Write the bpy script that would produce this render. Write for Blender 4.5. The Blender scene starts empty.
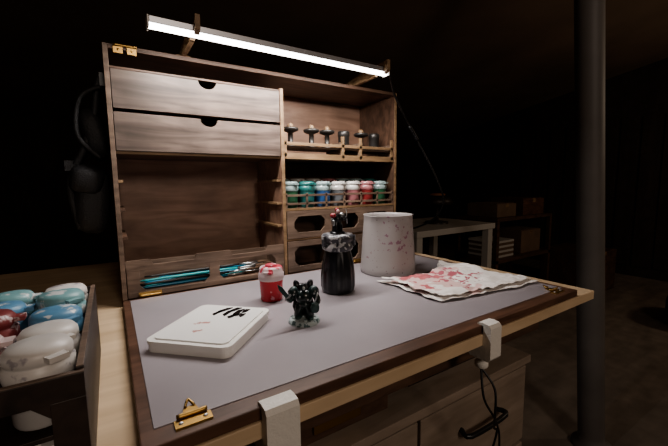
import bpy, math, random
from mathutils import Vector, Matrix, noise, Euler
random.seed(4)
ZO = 0.76   # world height of the work board surface

# ------------------------------------------------------------ materials
def new_mat(name):
    m = bpy.data.materials.new(name); m.use_nodes = True
    nt = m.node_tree; b = nt.nodes['Principled BSDF']
    return m, nt, b
def plain(name, col, rough=0.5, metal=0.0, emis=None, es=0, trans=0, var=0.0, vs=60, bump=0, coat=0):
    m, nt, b = new_mat(name)
    b.inputs['Base Color'].default_value = (*col, 1)
    b.inputs['Roughness'].default_value = rough
    b.inputs['Metallic'].default_value = metal
    b.inputs['Transmission Weight'].default_value = trans
    b.inputs['Coat Weight'].default_value = coat
    if emis:
        b.inputs['Emission Color'].default_value = (*emis, 1)
        b.inputs['Emission Strength'].default_value = es
    if var or bump:
        tc = nt.nodes.new('ShaderNodeTexCoord'); n = nt.nodes.new('ShaderNodeTexNoise')
        n.inputs['Scale'].default_value = vs; n.inputs['Detail'].default_value = 5
        nt.links.new(tc.outputs['Object'], n.inputs['Vector'])
        if var:
            r = nt.nodes.new('ShaderNodeValToRGB')
            r.color_ramp.elements[0].position = 0.3; r.color_ramp.elements[1].position = 0.7
            r.color_ramp.elements[0].color = (*[c*(1-var) for c in col], 1)
            r.color_ramp.elements[1].color = (*[min(1, c*(1+var)) for c in col], 1)
            nt.links.new(n.outputs['Fac'], r.inputs['Fac']); nt.links.new(r.outputs['Color'], b.inputs['Base Color'])
        if bump:
            bp = nt.nodes.new('ShaderNodeBump'); bp.inputs['Strength'].default_value = bump
            bp.inputs['Distance'].default_value = 0.002
            nt.links.new(n.outputs['Fac'], bp.inputs['Height']); nt.links.new(bp.outputs['Normal'], b.inputs['Normal'])
    return m
def wood(name, c1, c2, sc=(6, 70, 70), rough=0.5, blotch=0.5):
    m, nt, b = new_mat(name)
    tc = nt.nodes.new('ShaderNodeTexCoord'); mp = nt.nodes.new('ShaderNodeMapping')
    mp.inputs['Scale'].default_value = sc
    n = nt.nodes.new('ShaderNodeTexNoise'); n.inputs['Scale'].default_value = 1.6; n.inputs['Detail'].default_value = 8
    n.inputs['Distortion'].default_value = 0.8
    n2 = nt.nodes.new('ShaderNodeTexNoise'); n2.inputs['Scale'].default_value = 14; n2.inputs['Detail'].default_value = 3
    r = nt.nodes.new('ShaderNodeValToRGB')
    r.color_ramp.elements[0].position = 0.32; r.color_ramp.elements[1].position = 0.68
    r.color_ramp.elements[0].color = (*c1, 1); r.color_ramp.elements[1].color = (*c2, 1)
    mx = nt.nodes.new('ShaderNodeMixRGB'); mx.blend_type = 'MULTIPLY'; mx.inputs[0].default_value = blotch
    L = nt.links.new
    L(tc.outputs['Object'], mp.inputs['Vector']); L(mp.outputs[0], n.inputs['Vector']); L(tc.outputs['Object'], n2.inputs['Vector'])
    L(n.outputs['Fac'], r.inputs['Fac']); L(r.outputs['Color'], mx.inputs[1]); 
    r2 = nt.nodes.new('ShaderNodeValToRGB'); r2.color_ramp.elements[0].position = .35; r2.color_ramp.elements[1].position = .65
    r2.color_ramp.elements[0].color = (.45, .45, .45, 1)
    L(n2.outputs['Fac'], r2.inputs['Fac']); L(r2.outputs['Color'], mx.inputs[2])
    L(mx.outputs[0], b.inputs['Base Color'])
    b.inputs['Roughness'].default_value = rough
    bp = nt.nodes.new('ShaderNodeBump'); bp.inputs['Strength'].default_value = 0.15; bp.inputs['Distance'].default_value = 0.001
    L(n.outputs['Fac'], bp.inputs['Height']); L(bp.outputs['Normal'], b.inputs['Normal'])
    return m
def splat(name, base, spots, rough=0.5, bump=0.0, glow=None):
    """base colour + list of (colour, scale, threshold, mask_center, mask_radius, seed)"""
    m, nt, b = new_mat(name); L = nt.links.new
    tc = nt.nodes.new('ShaderNodeTexCoord'); cur = None
    rgb = nt.nodes.new('ShaderNodeRGB'); rgb.outputs[0].default_value = (*base, 1); cur = rgb.outputs[0]
    for (col, sc, th, mc, mr, seed) in spots:
        n = nt.nodes.new('ShaderNodeTexNoise'); n.noise_dimensions = '4D'
        n.inputs['W'].default_value = seed; n.inputs['Scale'].default_value = sc; n.inputs['Detail'].default_value = 4
        L(tc.outputs['Object'], n.inputs['Vector'])
        fac = n.outputs['Fac']
        if mc is not None:
            d = nt.nodes.new('ShaderNodeVectorMath'); d.operation = 'DISTANCE'; d.inputs[1].default_value = mc
            L(tc.outputs['Object'], d.inputs[0])
            mr_ = nt.nodes.new('ShaderNodeMapRange'); mr_.inputs[1].default_value = 0; mr_.inputs[2].default_value = mr
            mr_.inputs[3].default_value = 0.14; mr_.inputs[4].default_value = -0.14; mr_.clamp = False
            L(d.outputs['Value'], mr_.inputs[0])
            a = nt.nodes.new('ShaderNodeMath'); a.operation = 'ADD'; L(fac, a.inputs[0]); L(mr_.outputs[0], a.inputs[1]); fac = a.outputs[0]
        r = nt.nodes.new('ShaderNodeMapRange'); r.inputs[1].default_value = th; r.inputs[2].default_value = th+0.03
        L(fac, r.inputs[0])
        mx = nt.nodes.new('ShaderNodeMixRGB'); L(r.outputs[0], mx.inputs[0]); L(cur, mx.inputs[1]); mx.inputs[2].default_value = (*col, 1)
        cur = mx.outputs[0]
    L(cur, b.inputs['Base Color']); b.inputs['Roughness'].default_value = rough
    if bump:
        n = nt.nodes.new('ShaderNodeTexNoise'); n.inputs['Scale'].default_value = 260
        L(tc.outputs['Object'], n.inputs['Vector'])
        bp = nt.nodes.new('ShaderNodeBump'); bp.inputs['Strength'].default_value = bump; bp.inputs['Distance'].default_value = 0.001
        L(n.outputs['Fac'], bp.inputs['Height']); L(bp.outputs['Normal'], b.inputs['Normal'])
    return m

W_DRAWER = wood('wood_grey_drawer', (.065, .045, .037), (.21, .155, .128), (5, 46, 46), .45, .8)
W_DARK = wood('wood_dark_walnut', (.065, .035, .022), (.15, .084, .055), (8, 60, 30), .5)
W_BACK = wood('wood_back_panel', (.22, .125, .085), (.42, .265, .19), (4, 50, 26), .5, .45)
W_EDGE = wood('wood_ply_edge', (.18, .11, .055), (.34, .22, .125), (10, 60, 60), .55)
W_TRAY = wood('wood_tray_front', (.11, .072, .052), (.25, .175, .13), (8, 60, 60), .5)
W_FRAME = wood('wood_board_frame', (.08, .039, .024), (.17, .088, .056), (8, 60, 60), .45)
W_TABLE = wood('wood_birch_table', (.54, .39, .245), (.72, .55, .37), (3, 24, 24), .5, .15)
W_BLACK = wood('wood_black_stain', (.022, .015, .012), (.055, .038, .030), (30, 8, 30), .45)
BRASS = plain('brass', (.40, .26, .10), .4, 1.0)
BLACK = plain('black_plastic', (.012, .012, .013), .4)
FABRIC = plain('black_nylon_fabric', (.022, .022, .024), .6, bump=.6, vs=400)
ALU = plain('aluminium_channel', (.5, .5, .52), .4, .8)
LED = plain('led_diffuser', (1, 1, 1), .5, emis=(1, .97, .93), es=9)
MAT = plain('frosted_plastic_mat', (.325, .295, .315), .32, var=.07, vs=9, coat=.12)
WHITE = plain('white_plastic', (.78, .76, .73), .4)
PRINT = plain('white_printed_plastic', (.74, .71, .66), .55, bump=.3, vs=300)

# ------------------------------------------------------------ mesh builder
class MB:
    def __init__(s): s.v = []; s.f = []; s.m = []; s.s = []; s.mats = []
    def add(s, vs, fs, mat, smooth=False, M=None):
        o = len(s.v)
        for v in vs:
            v = Vector(v); s.v.append(M @ v if M else v)
        if mat not in s.mats: s.mats.append(mat)
        k = s.mats.index(mat)
        for f in fs: s.f.append([i+o for i in f]); s.m.append(k); s.s.append(smooth)
    def box(s, x0, x1, y0, y1, z0, z1, mat, M=None):
        vs = [(x0,y0,z0),(x1,y0,z0),(x1,y1,z0),(x0,y1,z0),(x0,y0,z1),(x1,y0,z1),(x1,y1,z1),(x0,y1,z1)]
        s.add(vs, [(0,3,2,1),(4,5,6,7),(0,1,5,4),(1,2,6,5),(2,3,7,6),(3,0,4,7)], mat, False, M)
    def prism(s, poly, axis, a0, a1, mat, M=None, smooth=False):
        n = len(poly)
        def P(p, a): return (p[0], a, p[1]) if axis == 'y' else ((a, p[0], p[1]) if axis == 'x' else (p[0], p[1], a))
        vs = [P(p, a0) for p in poly] + [P(p, a1) for p in poly]
        s.add(vs, [list(range(n))[::-1], list(range(n, 2*n))], mat, False, M)
        s.add(vs, [(i, (i+1) % n, (i+1) % n+n, i+n) for i in range(n)], mat, smooth, M)
    def lathe(s, prof, c, mat, seg=28, M=None, fn=None, smooth=True):
        vs = []; fs = []; n = len(prof)
        for r, z in prof:
            for k in range(seg):
                a = 2*math.pi*k/seg; rr = r*(fn(a, z) if fn else 1)
                p = Vector((rr*math.cos(a), rr*math.sin(a), z))
                if M: p = M @ p
                vs.append(p+Vector(c))
        for i in range(n-1):
            for k in range(seg):
                k2 = (k+1) % seg; fs.append((i*seg+k, i*seg+k2, (i+1)*seg+k2, (i+1)*seg+k))
        s.add(vs, fs, mat, smooth)
        s.add([vs[k] for k in range(seg)], [list(range(seg))[::-1]], mat)
        s.add([vs[(n-1)*seg+k] for k in range(seg)], [list(range(seg))], mat)
    def ball(s, c, r, mat, rot=None, seg=18, lump=0, p=1.0):
        if not hasattr(r, '__len__'): r = (r, r, r)
        R = rot.to_matrix() if rot else Matrix.Identity(3); vs = []; fs = []; rings = seg//2
        sg = lambda t: math.copysign(abs(t)**p, t)
        for i in range(rings+1):
            th = math.pi*i/rings
            for k in range(seg):
                a = 2*math.pi*k/seg
                q = Vector((r[0]*sg(math.sin(th))*sg(math.cos(a)), r[1]*sg(math.sin(th))*sg(math.sin(a)), -r[2]*sg(math.cos(th))))
                if lump: q *= 1+lump*noise.noise((q+Vector(c))*350)
                vs.append(R @ q+Vector(c))
        for i in range(rings):
            for k in range(seg):
                k2 = (k+1) % seg; fs.append((i*seg+k, i*seg+k2, (i+1)*seg+k2, (i+1)*seg+k))
        s.add(vs, fs, mat, True)
    def tube(s, pts, r, mat, seg=10, sub=6):
        P = [Vector(p) for p in pts]; R = r if hasattr(r, '__len__') else [r]*len(P)
        Q = []; RR = []
        for i in range(len(P)-1):
            p0 = P[max(i-1, 0)]; p1 = P[i]; p2 = P[i+1]; p3 = P[min(i+2, len(P)-1)]
            for j in range(sub):
                t = j/sub
                Q.append(.5*((2*p1)+(p2-p0)*t+(2*p0-5*p1+4*p2-p3)*t*t+(-p0+3*p1-3*p2+p3)*t**3)); RR.append(R[i]*(1-t)+R[i+1]*t)
        Q.append(P[-1]); RR.append(R[-1])
        vs = []; fs = []; prev = None
        for i, q in enumerate(Q):
            d = (Q[min(i+1, len(Q)-1)]-Q[max(i-1, 0)]).normalized()
            if prev is None:
                a = d.orthogonal().normalized()
            else:
                a = (prev-d*prev.dot(d)).normalized()
            prev = a; b = d.cross(a)
            for k in range(seg):
                t = 2*math.pi*k/seg; vs.append(q+(a*math.cos(t)+b*math.sin(t))*RR[i])
        for i in range(len(Q)-1):
            for k in range(seg):
                k2 = (k+1) % seg; fs.append((i*seg+k, i*seg+k2, (i+1)*seg+k2, (i+1)*seg+k))
        n = len(Q)
        fs.append(list(range(seg))[::-1]); fs.append([(n-1)*seg+k for k in range(seg)])
        s.add(vs, fs, mat, True)
    def make(s, name, bevel=0, parent=None, origin=None):
        lo = [min(v[i] for v in s.v) for i in range(3)]; hi = [max(v[i] for v in s.v) for i in range(3)]
        o = Vector(origin) if origin else Vector(((lo[0]+hi[0])/2, (lo[1]+hi[1])/2, lo[2]))
        me = bpy.data.meshes.new(name)
        me.from_pydata([v-o for v in s.v], [], s.f)
        for m in s.mats: me.materials.append(m)
        me.polygons.foreach_set('material_index', s.m); me.polygons.foreach_set('use_smooth', s.s); me.update()
        ob = bpy.data.objects.new(name, me); bpy.context.collection.objects.link(ob)
        ob.location = o+Vector((0, 0, ZO))
        if bevel:
            b = ob.modifiers.new('bevel', 'BEVEL'); b.width = bevel; b.segments = 2; b.limit_method = 'ANGLE'; b.angle_limit = .9
        return ob
def empty(name, loc):
    e = bpy.data.objects.new(name, None); e.empty_display_size = .05
    bpy.context.collection.objects.link(e); e.location = Vector(loc)+Vector((0, 0, ZO)); return e
def child(ob, e):
    ob.parent = e; ob.matrix_parent_inverse = Matrix.Translation(-e.location)
    return ob

def fret(mb, x0, x1, z0, z1, y0, y1, n, mat, rail=.009, post=.012, g=.008, step=0):
    """laser-cut front panel with n chamfered windows"""
    mb.box(x0, x1, y0, y1, z0, z0+rail, mat); mb.box(x0, x1, y0, y1, z1-rail, z1, mat)
    w = (x1-x0-post)/n
    for i in range(n+1):
        a = x0+i*w; mb.box(a, a+post, y0+.0002, y1-.0002, z0+rail, z1-rail, mat)
    for i in range(n):
        a = x0+i*w+post; b = x0+(i+1)*w; c = z0+rail; d = z1-rail
        for P in ([(a, c), (a+g, c), (a, c+g)], [(b, c), (b, c+g), (b-g, c)], [(a, d), (a, d-g), (a+g, d)], [(b, d), (b-g, d), (b, d-g)]):
            mb.prism(P, 'y', y0+.0003, y1-.0003, mat)
    if step:
        for a, b in ((x0, x0+.035), ((x0+x1)/2-.03, (x0+x1)/2+.03), (x1-.035, x1)):
            mb.prism([(a, z1-.001), (b, z1-.001), (b-.004 if b < x1 else b, z1+step), (a+.004 if a > x0 else a, z1+step)], 'y', y0+.0001, y1-.0001, mat)

def pot(mb, x, y, z, body, cap, r=.0155, h=.028, ch=.016, ang=-1.3):
    mb.lathe([(r*.8, 0), (r*.86, .002), (r*.93, h*.9), (r*.97, h)], (x, y, z), body, 26)
    mb.lathe([(r, h), (r*1.03, h+.002), (r*1.03, h+ch*.45), (r*.95, h+ch*.5), (r*.95, h+ch*.56), (r*1.0, h+ch*.60), (r*.97, h+ch*.85), (r*.84, h+ch), (r*.3, h+ch*1.03), (.0002, h+ch*1.03)], (x, y, z), cap, 26)
    M = Matrix.Translation((x, y, z+h+ch*.75)) @ Matrix.Rotation(ang, 4, 'Z')
    mb.box(r*.9, r*1.28, -.005, .005, -.0015, .0015, cap, M)

CW = .515; CH = .347; CD = .125
# ------------------------------------------------------------ room shell
FLOORM = wood('floor_concrete_boards', (.17, .14, .115), (.28, .23, .19), (1.2, 5, 5), .7, .4)
WALLM = wood('dark_wall_boards', (.030, .019, .015), (.052, .035, .027), (6, 6, .8), .8)
CEILM = plain('brown_ceiling', (.20, .14, .10), .9, var=.22, vs=1.8)
X0, X1, Y0, Y1 = -2.2, 4.2, -2.6, 3.4; FZ = -ZO; zf, zb = 1.75, .75
mb = MB(); mb.box(X0, X1, Y0, Y1, FZ-.1, FZ, FLOORM); mb.make('floor')
mb = MB(); mb.prism([(Y0, zf), (Y1, zb), (Y1, zb+.1), (Y0, zf+.1)], 'x', X0, X1, CEILM); mb.make('ceiling')
mb = MB(); mb.box(X0, X1, Y1, Y1+.1, FZ, zb+.1, WALLM); mb.make('wall_back')
mb = MB(); mb.box(X0, X1, Y0-.1, Y0, FZ, zf+.1, WALLM); mb.make('wall_front')
for nm, a, b in (('wall_left', X0-.1, X0), ('wall_right', X1, X1+.1)):
    mb = MB(); mb.prism([(Y0, FZ), (Y1, FZ), (Y1, zb+.1), (Y0, zf+.1)], 'x', a, b, WALLM)
    if nm == 'wall_right':
        y = Y0+.1
        while y < Y1-.1:
            mb.box(a-.012, a, y, y+.13, FZ+.1, zb-.0, WALLM); y += .16
    mb.make(nm)
mb = MB(); mb.box(X0, X1, Y1-.02, Y1, FZ, FZ+.1, W_DARK); mb.make('baseboard_back')

# support post (slightly out of plumb)
POSTM = plain('grey_brown_post_paint', (.15, .135, .125), .55, var=.15, vs=6)
mb = MB()
mb.lathe([(.058, 0), (.058, .012), (.040, .016), (.0385, .05), (.0385, 1.90), (.044, 1.92), (.052, 1.93), (.052, 1.945)], (0, 0, 0), POSTM, 32)
ob = mb.make('support_post', origin=(0, 0, 0))
ob.location = (1.345, -.098, 0.004)
ob.rotation_euler = Matrix.Rotation(math.radians(-4.2), 4, Vector((.539, .842, 0))).to_euler()

# ------------------------------------------------------------ table
mb = MB(); TB = -.0235
TX0, TX1, TY0, TY1 = -.42, .62, -.337, .36
mb.box(TX0, TX1, TY0, TY1, TB, -.010, W_TABLE)
for x in (TX0+.03, ): 
    for y in (TY0+.03, TY1-.08): mb.box(x, x+.045, y, y+.045, FZ, TB, W_DARK)
mb.box(TX1-.09, TX1-.045, TY1-.08, TY1-.035, FZ, TB, W_DARK)
mb.box(TX0+.04, TX1-.06, TY0+.05, TY0+.068, -.075, TB, W_DARK)
mb.box(TX0+.04, TX1-.06, TY1-.07, TY1-.052, -.075, TB, W_DARK)
mb.make('work_table', .001)

# ------------------------------------------------------------ cabinet
cab = empty('craft_storage_cabinet', (CW/2, CD/2, -.0098))
mb = MB(); T = .006
mb.box(0, T, 0, CD, -.0098, CH, W_DARK)
mb.box(CW-T, CW, 0, CD, -.0098, CH, W_DARK)
mb.box(T, CW-T, 0, CD, CH-T, CH, W_DARK)
mb.box(T, CW-T, 0, CD, -.0098, -.002, W_DARK)
mb.box(T, CW-T, CD-.004, CD, -.002, CH-T, W_BACK)
DX = .2525
mb.box(DX-.003, DX+.003, .001, CD-.004, -.002, .322, W_BACK)
mb.box(0, T, -.0006, 0, -.0, CH, W_TRAY); mb.box(CW-T, CW, -.0006, 0, 0, CH, W_EDGE)
mb.box(T, CW-T, -.0006, 0, CH-T, CH, W_DARK)
mb.box(DX-.003, DX+.003, 0, .001, -.002, .322, W_EDGE)
child(mb.make('carcass', .0004), cab)
mb = MB()
mb.box(T, DX-.003, .004, CD-.004, .2045, .2085, W_DARK)
mb.box(T, DX-.003, .004, CD-.004, .3175, .3205, W_DARK)
mb.box(T, DX-.003, .03, CD-.004, .2615, .2645, W_DARK)
mb.box(T, DX-.003, .0035, .004, .2045, .2085, W_EDGE)
for z in (.2045, .113, .058):
    mb.box(DX+.003, CW-T, .002, CD-.004, z, z+.004, W_DARK)
    mb.box(DX+.003, CW-T, .0012, .002, z, z+.004, W_EDGE)
for z in (.165, .125, .085):
    mb.box(T, T+.006, .004, .10, z, z+.004, W_EDGE if z == .165 else W_DARK)
    mb.box(DX-.012, DX-.003, .004, .10, z, z+.004, W_EDGE)
child(mb.make('shelves', .0003), cab)
def drawer(name, z0, z1, cx):
    mb = MB(); x0, x1 = T+.001, DX-.0045
    arc = [(cx+.013*math.cos(a), z1-.0005+.011*math.sin(a)) for a in [-math.pi*k/14 for k in range(15)]]
    poly = [(x0, z0), (x1, z0), (x1, z1)]+[(p[0], min(p[1], z1)) for p in arc]+[(x0, z1)]
    mb.prism(poly, 'y', 0.0, .006, W_DRAWER)
    mb.box(x0+.001, x1-.001, .006, .11, z0, z0+.003, W_DARK)
    mb.box(x0+.001, x0+.005, .006, .11, z0+.003, z1-.003, W_DARK)
    mb.box(x1-.005, x1-.001, .006, .11, z0+.003, z1-.003, W_DARK)
    mb.box(x0+.005, x1-.005, .106, .11, z0+.003, z1-.003, W_DARK)
    child(mb.make(name, .0004), cab)
drawer('drawer_upper', .2655, .3160, .131); drawer('drawer_lower', .2090, .2605, .131)
# brush tray bottom-left
mb = MB()
fret(mb, T+.001, DX-.004, .001, .047, -.001, .003, 2, W_TRAY, .0075, .016, .008, step=.008)
mb.box(T+.001, DX-.004, .003, .075, .006, .009, W_DARK); mb.box(T+.001, DX-.004, .072, .075, .009, .04, W_TRAY)
mb.box(T+.001, T+.004, .003, .072, .009, .04, W_TRAY); mb.box(DX-.007, DX-.004, .003, .072, .009, .04, W_TRAY)
child(mb.make('brush_tray', .0003), cab)
for nm, a, b in (('tray_drawer_top', .0625, .1120), ('tray_drawer_bottom', .0005, .0570)):
    mb = MB(); fret(mb, DX+.0045, CW-T-.001, a, b, 0, .004, 3, W_TRAY, .010, .014, .009)
    mb.box(DX+.0045, CW-T-.001, .004, .10, a, a+.003, W_DARK); mb.box(DX+.0045, CW-T-.001, .05, .053, a+.003, b-.006, W_DARK)
    mb.box(DX+.0045, DX+.0075, .004, .10, a+.003, b-.006, W_DARK); mb.box(CW-T-.004, CW-T-.001, .004, .10, a+.003, b-.006, W_DARK)
    child(mb.make(nm, .0003), cab)
mb = MB()
mb.box(DX+.003, CW-T, .002, .005, .123, .127, W_TRAY); mb.box(DX+.003, CW-T, .002, .005, .138, .142, W_TRAY)
for i in range(7):
    x = DX+.003+i*(CW-T-DX-.007)/6; mb.box(x, x+.004, .002, .005, .117, .144, W_TRAY)
mb.box(DX+.003, CW-T, .003, .007, .2085, .2150, W_EDGE); mb.box(DX+.003, CW-T, .003, .007, .2290, .2345, W_EDGE)
mb.box(DX+.003, CW-T, .060, .064, .2290, .2345, W_EDGE)
for x in (DX+.003, DX+.125, CW-T-.006, DX+.168):
    mb.box(x, x+.006, .003, .007, .2085, .2500, W_EDGE)
    mb.box(x, x+.004, .007, .062, .2085, .2400, W_TRAY)
mb.box(DX+.003, CW-T, .008, .062, .2250, .2285, W_TRAY)
child(mb.make('rack_rails', .0003), cab)
mb = MB()
for x in (.012, .028):
    mb.box(x, x+.011, -.0025, -.0006, CH-.011, CH-.002, BRASS); 
    mb.ball((x+.0055, -.003, CH-.0065), .0014, BRASS)
mb.tube([(.012, -.003, CH-.001), (.040, -.003, CH-.001)], .0016, BRASS)
for x in (.02, .40):
    mb.box(x, x+.03, -.0022, -.0008, .001, .008, BRASS)
    mb.tube([(x, -.003, .003), (x+.03, -.003, .003)], .002, BRASS)
child(mb.make('brass_hardware'), cab)

# brushes in tray
mb = MB()
BLUE = plain('brush_handle_blue', (.025, .22, .36), .3); GRN = plain('brush_handle_teal', (.03, .32, .33), .3)
BRIS = plain('bristles', (.12, .07, .04), .8); SIL = plain('ferrule', (.6, .6, .6), .3, 1); WB = plain('brush_handle_cream', (.5, .45, .35), .4); DKB = plain('brush_handle_black', (.02, .02, .02), .3)
for i, (y, z, x0, x1, m) in enumerate(((.010, .0115, .022, .20, BLUE), (.016, .0115, .03, .235, GRN), (.024, .0115, .018, .19, DKB), (.034, .0115, .04, .24, WB), (.012, .0160, .020, .205, DKB), (.020, .0160, .03, .225, BLUE), (.030, .0160, .035, .19, BLUE), (.015, .0205, .024, .225, GRN), (.024, .0205, .05, .24, BLUE), (.020, .0250, .03, .23, DKB), (.048, .0115, .03, .22, BLUE))):
    L = x1-x0
    mb.tube([(x0, y, z), (x0+L*.3, y, z), (x0+L*.72, y, z)], [.0012, .0025, .0018], m, sub=4)
    mb.tube([(x0+L*.72, y, z), (x0+L*.88, y, z)], .0018, SIL, sub=2)
    mb.tube([(x0+L*.88, y, z), (x0+L*.94, y, z), (x1, y, z)], [.0016, .0020, .0003], BRIS, sub=3)
child(mb.make('paintbrushes'), cab)

cols = dict(teal=(.03, .16, .15), green=(.03, .12, .06), blue=(.04, .12, .30), white=(.50, .48, .46), pink=(.38, .16, .17), red=(.28, .04, .04), grey=(.16, .17, .18), mist=(.26, .34, .34))
PM = {k: plain('paint_'+k, v, .3, coat=.3) for k, v in cols.items()}
CAPW = splat('pot_cap_white', (.66, .63, .60), [((.38, .35, .37), 60, .60, None, 0, 2)], .4)
mb = MB(); seq = ['green', 'teal', 'blue', 'grey', 'pink', 'red', 'green']
caps = ['mist', 'teal', 'mist', 'white', 'white', 'pink', 'mist']
for r in range(2):
    for i in range(7):
        x = DX+.022+i*.0355
        pot(mb, x, .024+r*.038, .117+r*.006, PM[seq[(i+r*3) % 7]], PM[caps[(i+r*2) % 7]], r=.0162, h=.031, ch=.017)
mb.box(DX+.006, CW-T-.003, .044, .080, .117, .123, W_TRAY)
child(mb.make('paint_pots_on_shelf'), cab)

mb = MB(); DG = plain('holder_dark_metal', (.05, .046, .043), .4, .6)
for x in (.283, .327, .362, .445):
    mb.lathe([(.013, 0), (.013, .003), (.005, .006), (.0045, .026), (.013, .029), (.0150, .0305), (.0150, .0345), (.010, .036)], (x, .032, .2286), DG, 22)
    mb.lathe([(.006, .036), (.005, .041), (.003, .043)], (x, .032, .2286), W_EDGE, 14)
for x in (.400, .478):
    mb.lathe([(.011, 0), (.011, .024), (.012, .026), (.012, .034), (.010, .036), (.002, .036)], (x, .030, .2286), DG, 18)
child(mb.make('spool_holders'), cab)

# ------------------------------------------------------------ work board + mat
BW = .567; BD = .335
bd = empty('folding_work_board', (BW/2, -BD/2, -.010))
mb = MB(); mb.box(0, BW, -BD, -.0035, -.010, 0, W_FRAME)
child(mb.make('board_frame', .0008), bd)
mb = MB(); mb.box(.0085, BW-.010, -.318, -.010, 0, .0008, MAT); child(mb.make('mat_surface', .0003), bd)
for nm, x in (('latch_plate_1', .0325), ('latch_plate_2', BW-.035)):
    mb = MB()
    mb.box(x-.012, x+.012, -.328, -.319, 0, .0014, BRASS)
    mb.tube([(x-.010, -.318, .003), (x+.010, -.318, .003)], .0017, BRASS)
    mb.prism([(x-.006, -.318), (x+.006, -.318), (x+.004, -.308), (x-.004, -.308)], 'z', .0009, .0024, BRASS)
    mb.tube([(x-.003, -.309, .003), (x, -.304, .005), (x+.003, -.309, .003)], .0010, BRASS)
    for sx in (-.008, .008): mb.ball((x+sx, -.3235, .0016), (.0016, .0016, .0008), ALU)
    child(mb.make(nm), bd)

# ------------------------------------------------------------ clamps
for x, w in ((.0887, .0130), (.346, .0100)):
    mb = MB()
    prof = [(-.3300, .0002), (-.3300, .0025), (-.3370, .0035), (-.3440, .0025), (-.3468, -.001), (-.3470, -.036), (-.3440, -.0400), (-.322, -.0400), (-.318, -.037), (-.318, -.0238), (-.3372, -.0238), (-.3372, .0002)]
    mb.prism(prof, 'x', x-w, x+w, PRINT)
    mb.lathe([(.006, -.054), (.0075, -.052), (.0075, -.047), (.0035, -.045), (.0035, -.0400)], (x, -.330, 0), PRINT, 18)
    mb.make('table_clamp', .0014)

# ------------------------------------------------------------ LED bar (part of the cabinet's top)
LZ = CH; lb = cab
mb = MB()
mb.box(.048, .419, -.0835, -.0665, LZ+.005, LZ+.0125, ALU)
mb.box(.046, .048, -.0840, -.0660, LZ+.000, LZ+.0130, WHITE); mb.box(.419, .421, -.0840, -.0660, LZ+.000, LZ+.0130, WHITE)
child(mb.make('lamp_channel', .0006), lb)
mb = MB()
poly = [(-.075+.0066*math.cos(a), LZ+.005+.0045*math.sin(a)) for a in [math.pi+math.pi*k/12 for k in range(13)]]
mb.prism(poly, 'x', .0482, .4188, LED, smooth=True); child(mb.make('lamp_diffuser'), lb)
mb = MB()
for x in (.100, .408):
    arm = [(.05, LZ), (.05, LZ+.008), (-.040, LZ+.018), (-.096, LZ+.021), (-.096, LZ+.004), (-.088, LZ-.001), (-.0856, LZ+.0133), (-.0644, LZ+.0133), (-.0625, LZ+.001), (-.02, LZ-.000), (-.008, LZ)]
    mb.prism([(p[0], p[1]) for p in arm], 'x', x-.003, x+.003, W_EDGE)
    mb.box(x-.010, x+.010, .005, .045, CH, CH+.003, W_EDGE)
child(mb.make('lamp_support_arms', .0004), lb)
mb = MB()
mb.tube([(.421, -.075, LZ+.007), (.434, -.070, LZ+.005), (.47, -.04, .335), (.52, -.015, .302), (.557, 0, .277), (.60, 0, .225), (.645, 0, .165), (.680, .01, .110), (.690, .06, .06), (.66, .14, .025), (.60, .20, 0), (.55, .24, -.0055), (.50, .26, -.0060)], .0023, BLACK)
mb.tube([(.552, 0, .283), (.566, 0, .268), (.578, 0, .253)], .0042, BLACK, sub=3)
child(mb.make('lamp_cable'), lb)

# ------------------------------------------------------------ palette
A = math.radians(46); PC = (.0800, -.187)
PALM = splat('palette_paper', (.80, .79, .77), [((.02, .02, .024), 85, .62, (.026, -.012, .013), .026, 1), ((.5, .25, .22), 70, .66, (-.005, .0, .013), .05, 5), ((.50, .48, .47), 40, .72, None, 0, 8)], .3)
mb = MB()
def rrect(hx, hy, r, n=6):
    out = []
    for cx, cy, a0 in ((hx-r, hy-r, 0), (-hx+r, hy-r, 90), (-hx+r, -hy+r, 180), (hx-r, -hy+r, 270)):
        for k in range(n+1):
            a = math.radians(a0+90*k/n); out.append((cx+r*math.cos(a), cy+r*math.sin(a)))
    return out
mb.prism(rrect(.0510, .0440, .008), 'z', 0, .0105, WHITE)
mb.prism(rrect(.0520, .0450, .009), 'z', .0078, .0112, WHITE)
mb.prism(rrect(.0465, .0395, .007), 'z', .0112, .0126, PALM)
BLK = plain('wet_black_paint', (.006, .006, .008), .15)
for (u, v, a, b, r) in ((.034, .006, .010, .0038, .1), (.026, -.002, .009, .0035, .4), (.038, -.006, .008, .004, .0), (.018, -.012, .007, .0034, -.1), (.030, -.013, .010, .0036, .3), (.024, .010, .008, .0028, .4), (.036, -.020, .006, .003, .1), (.022, -.022, .005, .0025, .2)):
    M = Matrix.Translation((u, v, .0127)) @ Matrix.Rotation(r-.5, 4, 'Z')
    n = 18; mb.prism([(a*math.cos(t)*(1+.25*math.sin(3*t+u*99)), b*math.sin(t)*(1+.3*math.cos(2*t+v*80))) for t in [2*math.pi*k/n for k in range(n)]], 'z', -.0002, .0005, BLK, M)
ob = mb.make('paint_palette', .0014, origin=(0, 0, 0)); ob.location = (PC[0], PC[1], ZO+.0010); ob.rotation_euler = (0, 0, A)

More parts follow.
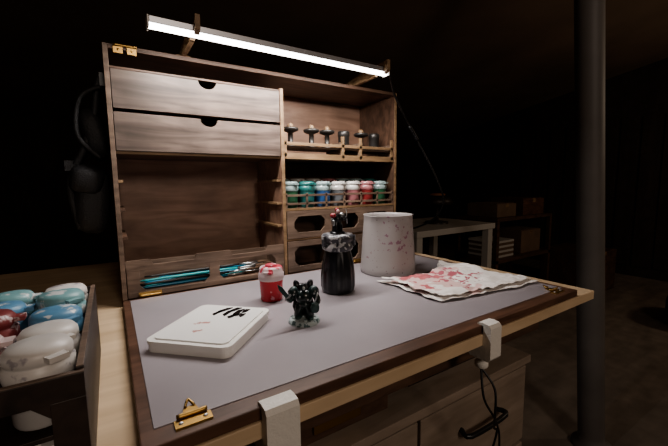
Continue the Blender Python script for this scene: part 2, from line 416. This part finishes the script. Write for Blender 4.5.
# ------------------------------------------------------------ red pot
mb = MB()
REDB = splat('red_paint_jar', (.50, .035, .045), [((.75, .35, .38), 90, .62, None, 0, 3)], .2)
CAPR = splat('jar_cap_stained', (.58, .47, .48), [((.50, .06, .09), 75, .52, (.002, -.002, .045), .026, 4)], .35)
x, y, z = .1757, -.117, .0008
mb.lathe([(.0140, 0), (.0150, .0015), (.0160, .027), (.0165, .030)], (x, y, z), REDB, 32)
mb.lathe([(.0168, .029), (.0176, .031), (.0176, .038), (.0160, .0395), (.0160, .0445), (.0145, .047), (.005, .0475), (.0002, .0475)], (x, y, z), CAPR, 32)
M = Matrix.Translation((x, y, z+.0415)) @ Matrix.Rotation(-2.2, 4, 'Z'); mb.box(.0145, .021, -.0055, .0055, -.0015, .0015, CAPR, M)
mb.lathe([(.008, .047), (.008, .0495), (.006, .0505), (.0002, .0505)], (x, y, z), CAPR, 20)
mb.make('paint_pot')

# ------------------------------------------------------------ miniature
def Q(x, y, z):
    return Euler((math.radians(x), math.radians(y), math.radians(z))).to_quaternion()
ARM = plain('mini_dark_green_armour', (.011, .021, .021), .3, var=.5, vs=300, coat=.3); MBK = plain('mini_black', (.008, .010, .012), .3)
MTL = plain('mini_teal', (.025, .055, .053), .4, var=.5, vs=400); MSV = plain('mini_silver', (.45, .47, .48), .3, .9)
BASEM = splat('mini_base_texture', (.38, .43, .43), [((.06, .10, .10), 160, .54, None, 0, 7)], .7)
mb = MB(); x, y, z = .176, -.213, .0008
mb.lathe([(.0170, 0), (.0170, .001), (.0158, .0038), (.0150, .0042), (.0002, .0046)], (x, y, z), BASEM, 30)
zz = z+.004; V = lambda a, b, c: (x+a, y+b, zz+c)
mb.tube([V(-.006, .002, 0), V(-.0065, -.001, .007), V(-.004, 0, .014)], [.0044, .0040, .0048], ARM, sub=4)
mb.tube([V(.006, -.002, 0), V(.0065, -.004, .007), V(.004, -.001, .014)], [.0046, .0042, .0050], ARM, sub=4)
mb.ball(V(-.0065, -.002, .0018), (.0035, .0055, .0022), MTL); mb.ball(V(.0065, -.006, .0018), (.0035, .0055, .0022), MTL)
mb.ball(V(0, 0, .015), (.0076, .0060, .0054), ARM, lump=.15)
mb.ball(V(0, -.001, .0225), (.0092, .0072, .0078), ARM, lump=.15)
for sx in (-1, 1):
    mb.ball(V(sx*.0108, -.0005, .0275), (.0060, .0066, .0056), ARM, lump=.1)
    mb.ball(V(sx*.0105, -.0005, .0304), (.0042, .0048, .0032), MTL)
    mb.ball(V(sx*.0070, .0065, .0325), (.0036, .0036, .0062), MBK, Q(-15, sx*18, 0))
mb.ball(V(.0, -.004, .0335), (.0036, .0040, .0044), MBK); mb.ball(V(0, -.0075, .0330), (.0016, .0012, .0020), MSV)
mb.ball(V(0, .0065, .026), (.0085, .0050, .0090), MBK, p=.7)
mb.tube([V(-.011, -.001, .026), V(-.0145, -.004, .021), V(-.0165, -.008, .025)], [.0038, .0034, .0030], ARM, sub=4)
mb.tube([V(.011, -.001, .026), V(.0145, -.005, .019), V(.0105, -.010, .016)], [.0038, .0034, .0030], ARM, sub=4)
M = Matrix.Translation(V(-.0168, -.008, .025)) @ Matrix.Rotation(math.radians(-38), 4, 'Y')
mb.prism([(-.0018, -.006), (.0018, -.006), (.0022, .012), (.0, .017), (-.0022, .012)], 'y', -.0008, .0008, MTL, M)
mb.box(-.004, .004, -.0013, .0013, -.001, .0005, MSV, M)
mb.prism([(-.009, 0), (-.005, .0), (.005, .0), (.009, .0), (.012, .010), (.009, .022), (0, .026), (-.009, .022), (-.012, .010)], 'y', .0068, .0095, MBK, Matrix.Translation((x, y+.001, zz)) )
mb.ball(V(.011, -.012, .014), (.0048, .0020, .0055), MTL, p=.8); mb.tube([V(.010, -.011, .016), V(.014, -.013, .030)], [.0010, .0006], MSV, sub=2)
for (a, b, c) in ((-.004, -.0068, .024), (.004, -.0075, .021), (-.0108, -.0065, .027), (.0108, -.0068, .027), (.002, -.006, .016)): mb.ball(V(a, b, c), (.0012, .0008, .0012), MSV, seg=10)
for k in range(7):
    a = k*2.4; mb.ball(V(.011*math.cos(a), .011*math.sin(a), .0008), (.0022, .0018, .0015), BASEM, lump=.3)
ob = mb.make('miniature_figure', origin=(x, y, z)); ob.rotation_euler = (0, 0, math.radians(-25)); ob.scale = (1.08, 1.10, 1.13)

# ------------------------------------------------------------ painting handle with mini
mb = MB(); x, y, z = .273, -.138, .0008
HB = plain('handle_black_rubber', (.010, .010, .012), .3, var=.5, vs=160, coat=.15)
HG = splat('handle_worn_top', (.06, .06, .07), [((.42, .42, .42), 130, .53, None, 0, 2)], .35)
rib = lambda a, zz: 1+.025*math.cos(a*14) if .006 < zz < .052 else 1
mb.lathe([(.0215, 0), (.0240, .003), (.0252, .010), (.0250, .024), (.0238, .038), (.0218, .050), (.0200, .058), (.0192, .062)], (x, y, z), HB, 84, fn=rib)
mb.lathe([(.0192, .062), (.0218, .064), (.0232, .067), (.0232, .072), (.0215, .074), (.0215, .076), (.0240, .078), (.0240, .083), (.0222, .086), (.012, .087), (.0002, .087)], (x, y, z), HG, 40)
for a in (.4, 1.9, 3.2, 4.3, 5.5):
    M = Matrix.Translation((x, y, z+.080)) @ Matrix.Rotation(a, 4, 'Z'); mb.box(.020, .0262, -.003, .003, -.010, .005, HG, M)
MR = plain('mini_red', (.28, .03, .04), .4); MP = plain('mini_pale_pink', (.5, .33, .33), .5)
zz = z+.087; V = lambda a, b, c: (x+a, y+b, zz+c*1.1)
mb.lathe([(.0115, 0), (.0105, .003), (.0002, .0032)], (x, y, zz), MBK, 24)
mb.tube([V(-.004, 0, .002), V(-.0045, -.002, .009), V(-.002, 0, .016)], [.0034, .0030, .0038], MBK, sub=4)
mb.tube([V(.005, 0, .002), V(.0045, -.002, .009), V(.002, 0, .016)], [.0034, .0030, .0038], MBK, sub=4)
mb.ball(V(0, 0, .019), (.0070, .0056, .0072), MBK, lump=.3); mb.ball(V(-.0074, 0, .024), (.0044, .0044, .0038), MR); mb.ball(V(.0074, 0, .024), (.0044, .0044, .0038), MSV)
mb.ball(V(0, -.002, .029), (.0029, .003, .0036), MP); mb.ball(V(0, .001, .031), (.0033, .003, .0032), MR)
mb.prism([(-.006, 0), (.007, 0), (.009, .006), (.004, .022), (-.004, .022)], 'y', .003, .0045, MBK, Matrix.Translation((x, y+.001, zz+.003)))
mb.tube([V(.006, 0, .023), V(.010, -.003, .018), V(.012, -.006, .022)], [.0024, .0020, .0018], MBK, sub=4)
mb.tube([V(-.006, 0, .023), V(-.010, -.002, .019), V(-.011, -.006, .015)], [.0024, .0020, .0018], MBK, sub=4)
mb.tube([V(.013, -.006, .012), V(.012, -.006, .032)], [.0008, .0006], MSV, sub=2); mb.ball(V(-.0115, -.007, .015), (.0015, .004, .0045), MSV)
mb.make('painting_handle')

# ------------------------------------------------------------ pitcher
PIT = splat('speckled_plastic_pitcher', (.36, .335, .33), [((.24, .14, .17), 150, .66, None, 0, 1), ((.26, .14, .19), 110, .61, (-.02, -.035, .065), .06, 6), ((.10, .07, .10), 210, .67, None, 0, 9)], .35)
mb = MB(); x, y, z = .413, -.090, .0008
def spout(a, zz):
    if zz < .07: return 1
    d = (a-math.radians(200)+math.pi) % (2*math.pi)-math.pi
    return 1+.16*((zz-.07)/.035)*math.exp(-(d/.26)**2)
mb.lathe([(.0475, 0), (.0495, .003), (.0490, .012), (.0460, .060), (.0436, .090), (.0432, .102), (.0442, .104), (.0425, .104), (.0412, .100), (.0437, .060), (.0470, .012), (.0460, .004), (.0002, .0035)], (x, y, z), PIT, 72, fn=spout)
a = math.radians(5); dx, dy = math.cos(a), math.sin(a)
mb.tube([(x+dx*.043, y+dy*.043, z+.090), (x+dx*.056, y+dy*.056, z+.092), (x+dx*.062, y+dy*.062, z+.070), (x+dx*.060, y+dy*.060, z+.038), (x+dx*.047, y+dy*.047, z+.030)], .0045, PIT)
mb.make('pitcher')

# ------------------------------------------------------------ paper towel
TOW = splat('stained_paper_towel', (.78, .74, .71), [((.66, .47, .45), 20, .54, (-.02, .02, 0), .13, 7), ((.50, .15, .16), 45, .58, (-.045, .025, .005), .085, 2), ((.42, .12, .15), 80, .60, (.0, -.0, 0), .10, 4), ((.45, .38, .40), 60, .67, None, 0, 5)], .9, bump=.4)
mb = MB()
def towel(BL, BR, FR, FL, zb, seed, bow, amp):
    n = 80; vs = []; fs = []
    for j in range(n+1):
        for i in range(n+1):
            u, v = i/n, j/n
            px_ = (1-v)*((1-u)*BL[0]+u*BR[0])+v*((1-u)*FL[0]+u*FR[0]); py_ = (1-v)*((1-u)*BL[1]+u*BR[1])+v*((1-u)*FL[1]+u*FR[1])
            py_ -= bow*4*u*(1-u)*(1-v)
            px_ += .008*noise.noise((v*5, seed, 1))*(abs(2*u-1)); py_ += .008*noise.noise((u*5, seed, 3))*(abs(2*v-1))
            h = noise.noise((px_*20, py_*20, seed)); h2 = abs(noise.noise((px_*42+h*2, py_*38, seed+7))); h3 = abs(noise.noise((px_*90, py_*85+h, seed+2)))
            zz = zb+amp*(.5+.6*h)+amp*1.4*h2+amp*.5*h3
            vs.append((px_, py_, max(zz, zb)))
    for j in range(n):
        for i in range(n):
            a = j*(n+1)+i; fs.append((a, a+n+1, a+n+2, a+1))
    mb.add(vs, fs, TOW, True)
towel((.350, -.136), (.530, -.108), (.549, -.288), (.352, -.262), .0014, 1.3, .034, .0024)
towel((.354, -.142), (.528, -.114), (.545, -.281), (.358, -.258), .0052, 5.7, .032, .0044)
ob = mb.make('paper_towel'); so = ob.modifiers.new('thick', 'SOLIDIFY'); so.thickness = .0006; so.offset = 1

# ------------------------------------------------------------ paint rack box at left
rk = empty('paint_rack_box', (-.11, -.233, -.010))
bx0, bx1, by0, by1, bt = -.196, -.024, -.329, -.137, .060
mb = MB()
mb.box(bx1-.004, bx1, by0, by1, -.010, bt, W_BLACK); mb.box(bx0, bx0+.004, by0, by1, -.010, bt, W_BLACK)
mb.box(bx0+.004, bx1-.004, by1-.004, by1, -.010, bt, W_BLACK)
mb.box(bx0+.004, bx1-.004, by0+.004, by1-.004, -.010, -.006, W_BLACK)
mb.box(bx0+.004, bx1-.004, by0+.004, by1-.004, .019, .022, W_BLACK)
fret(mb, bx0+.0, bx1-.0, -.010, bt-.002, by0-.004, by0, 3, W_BLACK, .014, .016, .008)
for yy in (-.285, -.242, -.199): mb.box(bx0+.004, bx1-.004, yy, yy+.003, .022, .050, W_BLACK)
mb.box(bx1-.0038, bx1-.0002, by0, by1, bt, bt+.0006, W_TRAY); mb.box(bx0, bx1, by0-.0038, by0-.0002, bt-.002, bt-.0014, W_TRAY)
child(mb.make('rack_frame', .0004), rk)
mb = MB()
C2 = {'w': CAPW, 't': splat('cap_teal', (.20, .38, .40), [((.6, .62, .62), 70, .56, None, 0, 3)], .4), 'b': splat('cap_blue', (.12, .28, .44), [((.60, .62, .63), 70, .58, None, 0, 5)], .4),
      'p': splat('cap_pinkish', (.60, .48, .47), [((.35, .10, .10), 60, .58, None, 0, 6)], .4), 'r': splat('cap_dark_red', (.22, .05, .05), [((.5, .4, .4), 70, .58, None, 0, 8)], .4)}
rows = ['wwpw', 'wpwt', 'brtb', 'tbwb', 'wtwt']; bod = ['white', 'grey', 'pink', 'blue', 'teal']
for j, yy in enumerate((-.3085, -.2700, -.2320, -.1950, -.1585)):
    for i in range(4):
        xx = -.0460-i*.0385
        pot(mb, xx, yy, .022+(.004 if (i+j) % 3 == 0 else 0), PM[bod[(i*2+j) % 5]], C2[rows[j][i]], r=.0166, h=.026, ch=.019, ang=-1.0+i)
        pot(mb, xx, yy, -.006, PM[bod[(i+j) % 5]], PM['pink'] if (i+j) % 2 else CAPW, r=.0160, h=.018, ch=.0065) 
child(mb.make('paint_pots'), rk)

# ------------------------------------------------------------ hanging pouch
mb = MB()
mb.ball((-.026, .062, .140), (.022, .030, .048), FABRIC, Q(0, 5, 0), seg=28, lump=.06, p=.65)
mb.ball((-.030, .052, .172), (.021, .030, .020), FABRIC, Q(10, 12, 0), seg=28, p=.6)
mb.ball((-.018, .060, .235), (.015, .026, .036), FABRIC, Q(0, -10, 0), seg=24, lump=.08, p=.7)
for yy in (.045, .075):
    mb.tube([(-.004, yy, .315), (-.010, yy, .30), (-.016, yy, .26), (-.030, yy-.004, .215), (-.050, yy, .165), (-.044, yy, .100)], [.004, .004, .0045, .005, .0045, .003], FABRIC)
mb.tube([(-.005, .04, .30), (-.030, .035, .28), (-.036, .03, .23), (-.012, .03, .20)], .003, FABRIC)
mb.box(-.054, -.044, .036, .054, .182, .196, FABRIC); mb.box(-.006, -.0002, .035, .085, .300, .318, BLACK)
mb.make('hanging_pouch')

# ------------------------------------------------------------ drawer unit beneath the table
mb = MB(); ux0, ux1, uy0, uy1, ut = .06, .612, -.245, .14, -.165
W_UNIT = wood('unit_drawer_fronts', (.27, .21, .16), (.38, .30, .24), (5, 30, 30), .5, .3)
mb.box(ux0, ux1, uy0+.016, uy1, FZ+.03, ut, W_DARK); mb.box(ux0-.004, ux1+.004, uy0-.004, uy1, ut, ut+.014, W_UNIT)
for zt in (ut-.006, ut-.156, ut-.306, ut-.456):
    for a, b in ((ux0+.004, (ux0+ux1)/2-.003), ((ux0+ux1)/2+.003, ux1-.004)):
        mb.box(a, b, uy0, uy0+.016, zt-.142 if zt > -.6 else FZ+.035, zt, W_UNIT)
        c = (a+b)/2; mb.tube([(c-.045, uy0, zt-.05), (c-.045, uy0-.018, zt-.05), (c+.045, uy0-.018, zt-.05), (c+.045, uy0, zt-.05)], .004, BLACK, sub=4)
mb.box(ux0+.02, ux1-.02, uy0+.03, uy1-.02, FZ, FZ+.03, BLACK)
mb.make('drawer_unit', .0012)
zt = ut+.014
mb = MB(); mb.box(.36, .53, -.20, -.06, zt, zt+.045, W_BLACK); mb.box(.358, .532, -.202, -.058, zt+.045, zt+.055, W_DARK); mb.box(.40, .50, -.2045, -.202, zt+.012, zt+.032, W_EDGE); mb.make('wooden_tool_box', .001)
mb = MB(); mb.box(.13, .30, -.22, -.03, zt, zt+.04, W_DARK); mb.box(.128, .302, -.222, -.028, zt+.04, zt+.048, W_BLACK); mb.box(.18, .25, -.2245, -.222, zt+.012, zt+.030, BRASS); mb.make('storage_box', .001)
mb = MB()
for i, (m, r) in enumerate(((PM['grey'], .02), (PM['white'], .016))):
    mb.lathe([(r, 0), (r, .05), (r*.5, .06), (r*.5, .07), (.001, .071)], (.568, -.17+i*.06, zt), m, 20)
mb.make('spray_bottles')

# dangling cable
mb = MB(); mb.tube([(.346, -.330, -.0555), (.350, -.345, -.075), (.345, -.35, -.10), (.36, -.34, -.13), (.375, -.335, -.145), (.37, -.33, -.175), (.35, -.33, -.16), (.36, -.335, -.20)], .0013, BLACK)
mb.tube([(.346, -.330, -.0555), (.338, -.34, -.085), (.352, -.345, -.112), (.38, -.335, -.150), (.39, -.33, -.19)], .0013, BLACK)
mb.make('dangling_cable')

# ------------------------------------------------------------ background furniture
WT = plain('white_laminate', (.52, .49, .45), .5)
mb = MB(); a0, a1, b0, b1, tz = 1.33, 2.02, .72, 1.22, -.095
mb.box(a0, a1, b0, b1, tz-.035, tz, WT)
for xx in (a0+.01, a1-.055):
    for yy in (b0+.01, b1-.055): mb.box(xx, xx+.045, yy, yy+.045, FZ, tz-.035, WT)
mb.box(a0+.05, a1-.05, b0+.02, b1-.02, -.48, -.46, WT)
mb.make('side_table', .003)
mb = MB(); LS = plain('lamp_shade_brown', (.30, .13, .06), .6)
mb.lathe([(.07, tz), (.07, tz+.012), (.012, tz+.02), (.010, tz+.12), (.085, tz+.12), (.10, tz+.135), (.075, tz+.165), (.03, tz+.175), (.001, tz+.176)], (1.72, .93, 0), W_BLACK, 28)
mb.lathe([(.05, tz+.176), (.05, tz+.186), (.03, tz+.19), (.001, tz+.19)], (1.72, .93, 0), LS, 24)
mb.make('table_lamp')
CARD = plain('cardboard', (.16, .105, .07), .85, var=.15, vs=12)
sh = empty('storage_shelf', (2.62, 1.02, FZ))
mb = MB()
sx0, sx1, sy0, sy1 = 2.25, 3.0, .85, 1.2
for zz in (FZ+.08, -.42, -.12): mb.box(sx0, sx1, sy0, sy1, zz, zz+.025, W_DARK)
for xx in (sx0, sx1-.03):
    for yy in (sy0, sy1-.03): mb.box(xx, xx+.03, yy, yy+.03, FZ, -.12, W_DARK)
child(mb.make('shelf_frame', .002), sh)
def cbox(name, x0, x1, y0, y1, z0, z1, m):
    mb = MB(); mb.box(x0, x1, y0, y1, z0, z1, m)
    c = (x0+x1)/2; mb.box(c-.02, c+.02, y0-.001, y1+.001, z1-.03, z1+.001, W_EDGE)
    mb.box(x0+.01, c-.002, y0+.01, y1-.01, z1, z1+.004, m); mb.box(c+.002, x1-.01, y0+.01, y1-.01, z1, z1+.004, m)
    return mb.make(name, .002)
child(cbox('box_1', 2.32, 2.56, .9, 1.15, -.095, .0, CARD), sh)
child(cbox('box_2', 2.62, 2.92, .88, 1.15, -.095, .03, W_FRAME), sh)
mb = MB()
for k in range(7): mb.box(2.33+.004*(k % 3), 2.55-.003*(k % 2), .9, 1.14, -.395+k*.018, -.379+k*.018, WT if k % 2 == 0 else CARD)
child(mb.make('paper_stack'), sh)
child(cbox('box_3', 2.65, 2.93, .9, 1.15, -.395, -.22, CARD), sh)
cbox('cardboard_box', 3.15, 3.6, .6, 1.0, FZ, FZ+.34, W_DARK)
mb = MB(); mb.ball((3.05, -.05, FZ+.13), (.24, .17, .13), FABRIC, seg=30, lump=.0, p=.7)
mb.tube([(2.9, -.05, FZ+.24), (2.95, -.05, FZ+.33), (3.15, -.05, FZ+.33), (3.2, -.05, FZ+.24)], .014, FABRIC); mb.make('duffel_bag')

# ------------------------------------------------------------ lights
def area(name, loc, rot, sx, sy, e, col):
    l = bpy.data.lights.new(name, 'AREA'); l.shape = 'RECTANGLE'; l.size = sx; l.size_y = sy; l.energy = e; l.color = col
    o = bpy.data.objects.new(name, l); bpy.context.collection.objects.link(o); o.location = Vector(loc)+Vector((0, 0, ZO)); o.rotation_euler = rot; return o
area('led_strip_light', (.2335, -.075, LZ-.001), (math.radians(8), 0, 0), .36, .012, 2.0, (1, .95, .91))
def fill_point(name, loc, e, col, r):
    l = bpy.data.lights.new(name, 'POINT'); l.energy = e; l.color = col; l.shadow_soft_size = r
    o = bpy.data.objects.new(name, l); bpy.context.collection.objects.link(o); o.location = loc
fill_point('background_fill_light', (3.0, -1.1, 1.45), 15, (1, .80, .60), .12)  # added out-of-frame fill with no fixture, brightens the ceiling and background furniture
fill_point('front_fill_light', (.15, -2.0, 1.60), 31, (1, .86, .74), .2)  # added fill behind the camera, no lamp there; lifts cabinet interior and front faces

w = bpy.data.worlds.new('world'); bpy.context.scene.world = w; w.use_nodes = True
w.node_tree.nodes['Background'].inputs[0].default_value = (.5, .35, .25, 1); w.node_tree.nodes['Background'].inputs[1].default_value = .01

# ------------------------------------------------------------ camera
cam = bpy.data.cameras.new('camera'); co = bpy.data.objects.new('camera', cam); bpy.context.collection.objects.link(co)
cam.sensor_width = 36; cam.lens = 18.78; cam.clip_start = .01
p = math.radians(6.4)
f = Vector((math.cos(p)*.539, math.cos(p)*.842, -math.sin(p)))
q = f.to_track_quat('-Z', 'Y') @ Euler((0, 0, math.radians(-.7))).to_quaternion()
co.location = (-.005, -.563, .16+ZO); co.rotation_euler = q.to_euler()
bpy.context.scene.camera = co
try: bpy.context.scene.view_settings.look = 'AgX - Medium High Contrast'
except Exception as e: print(e)
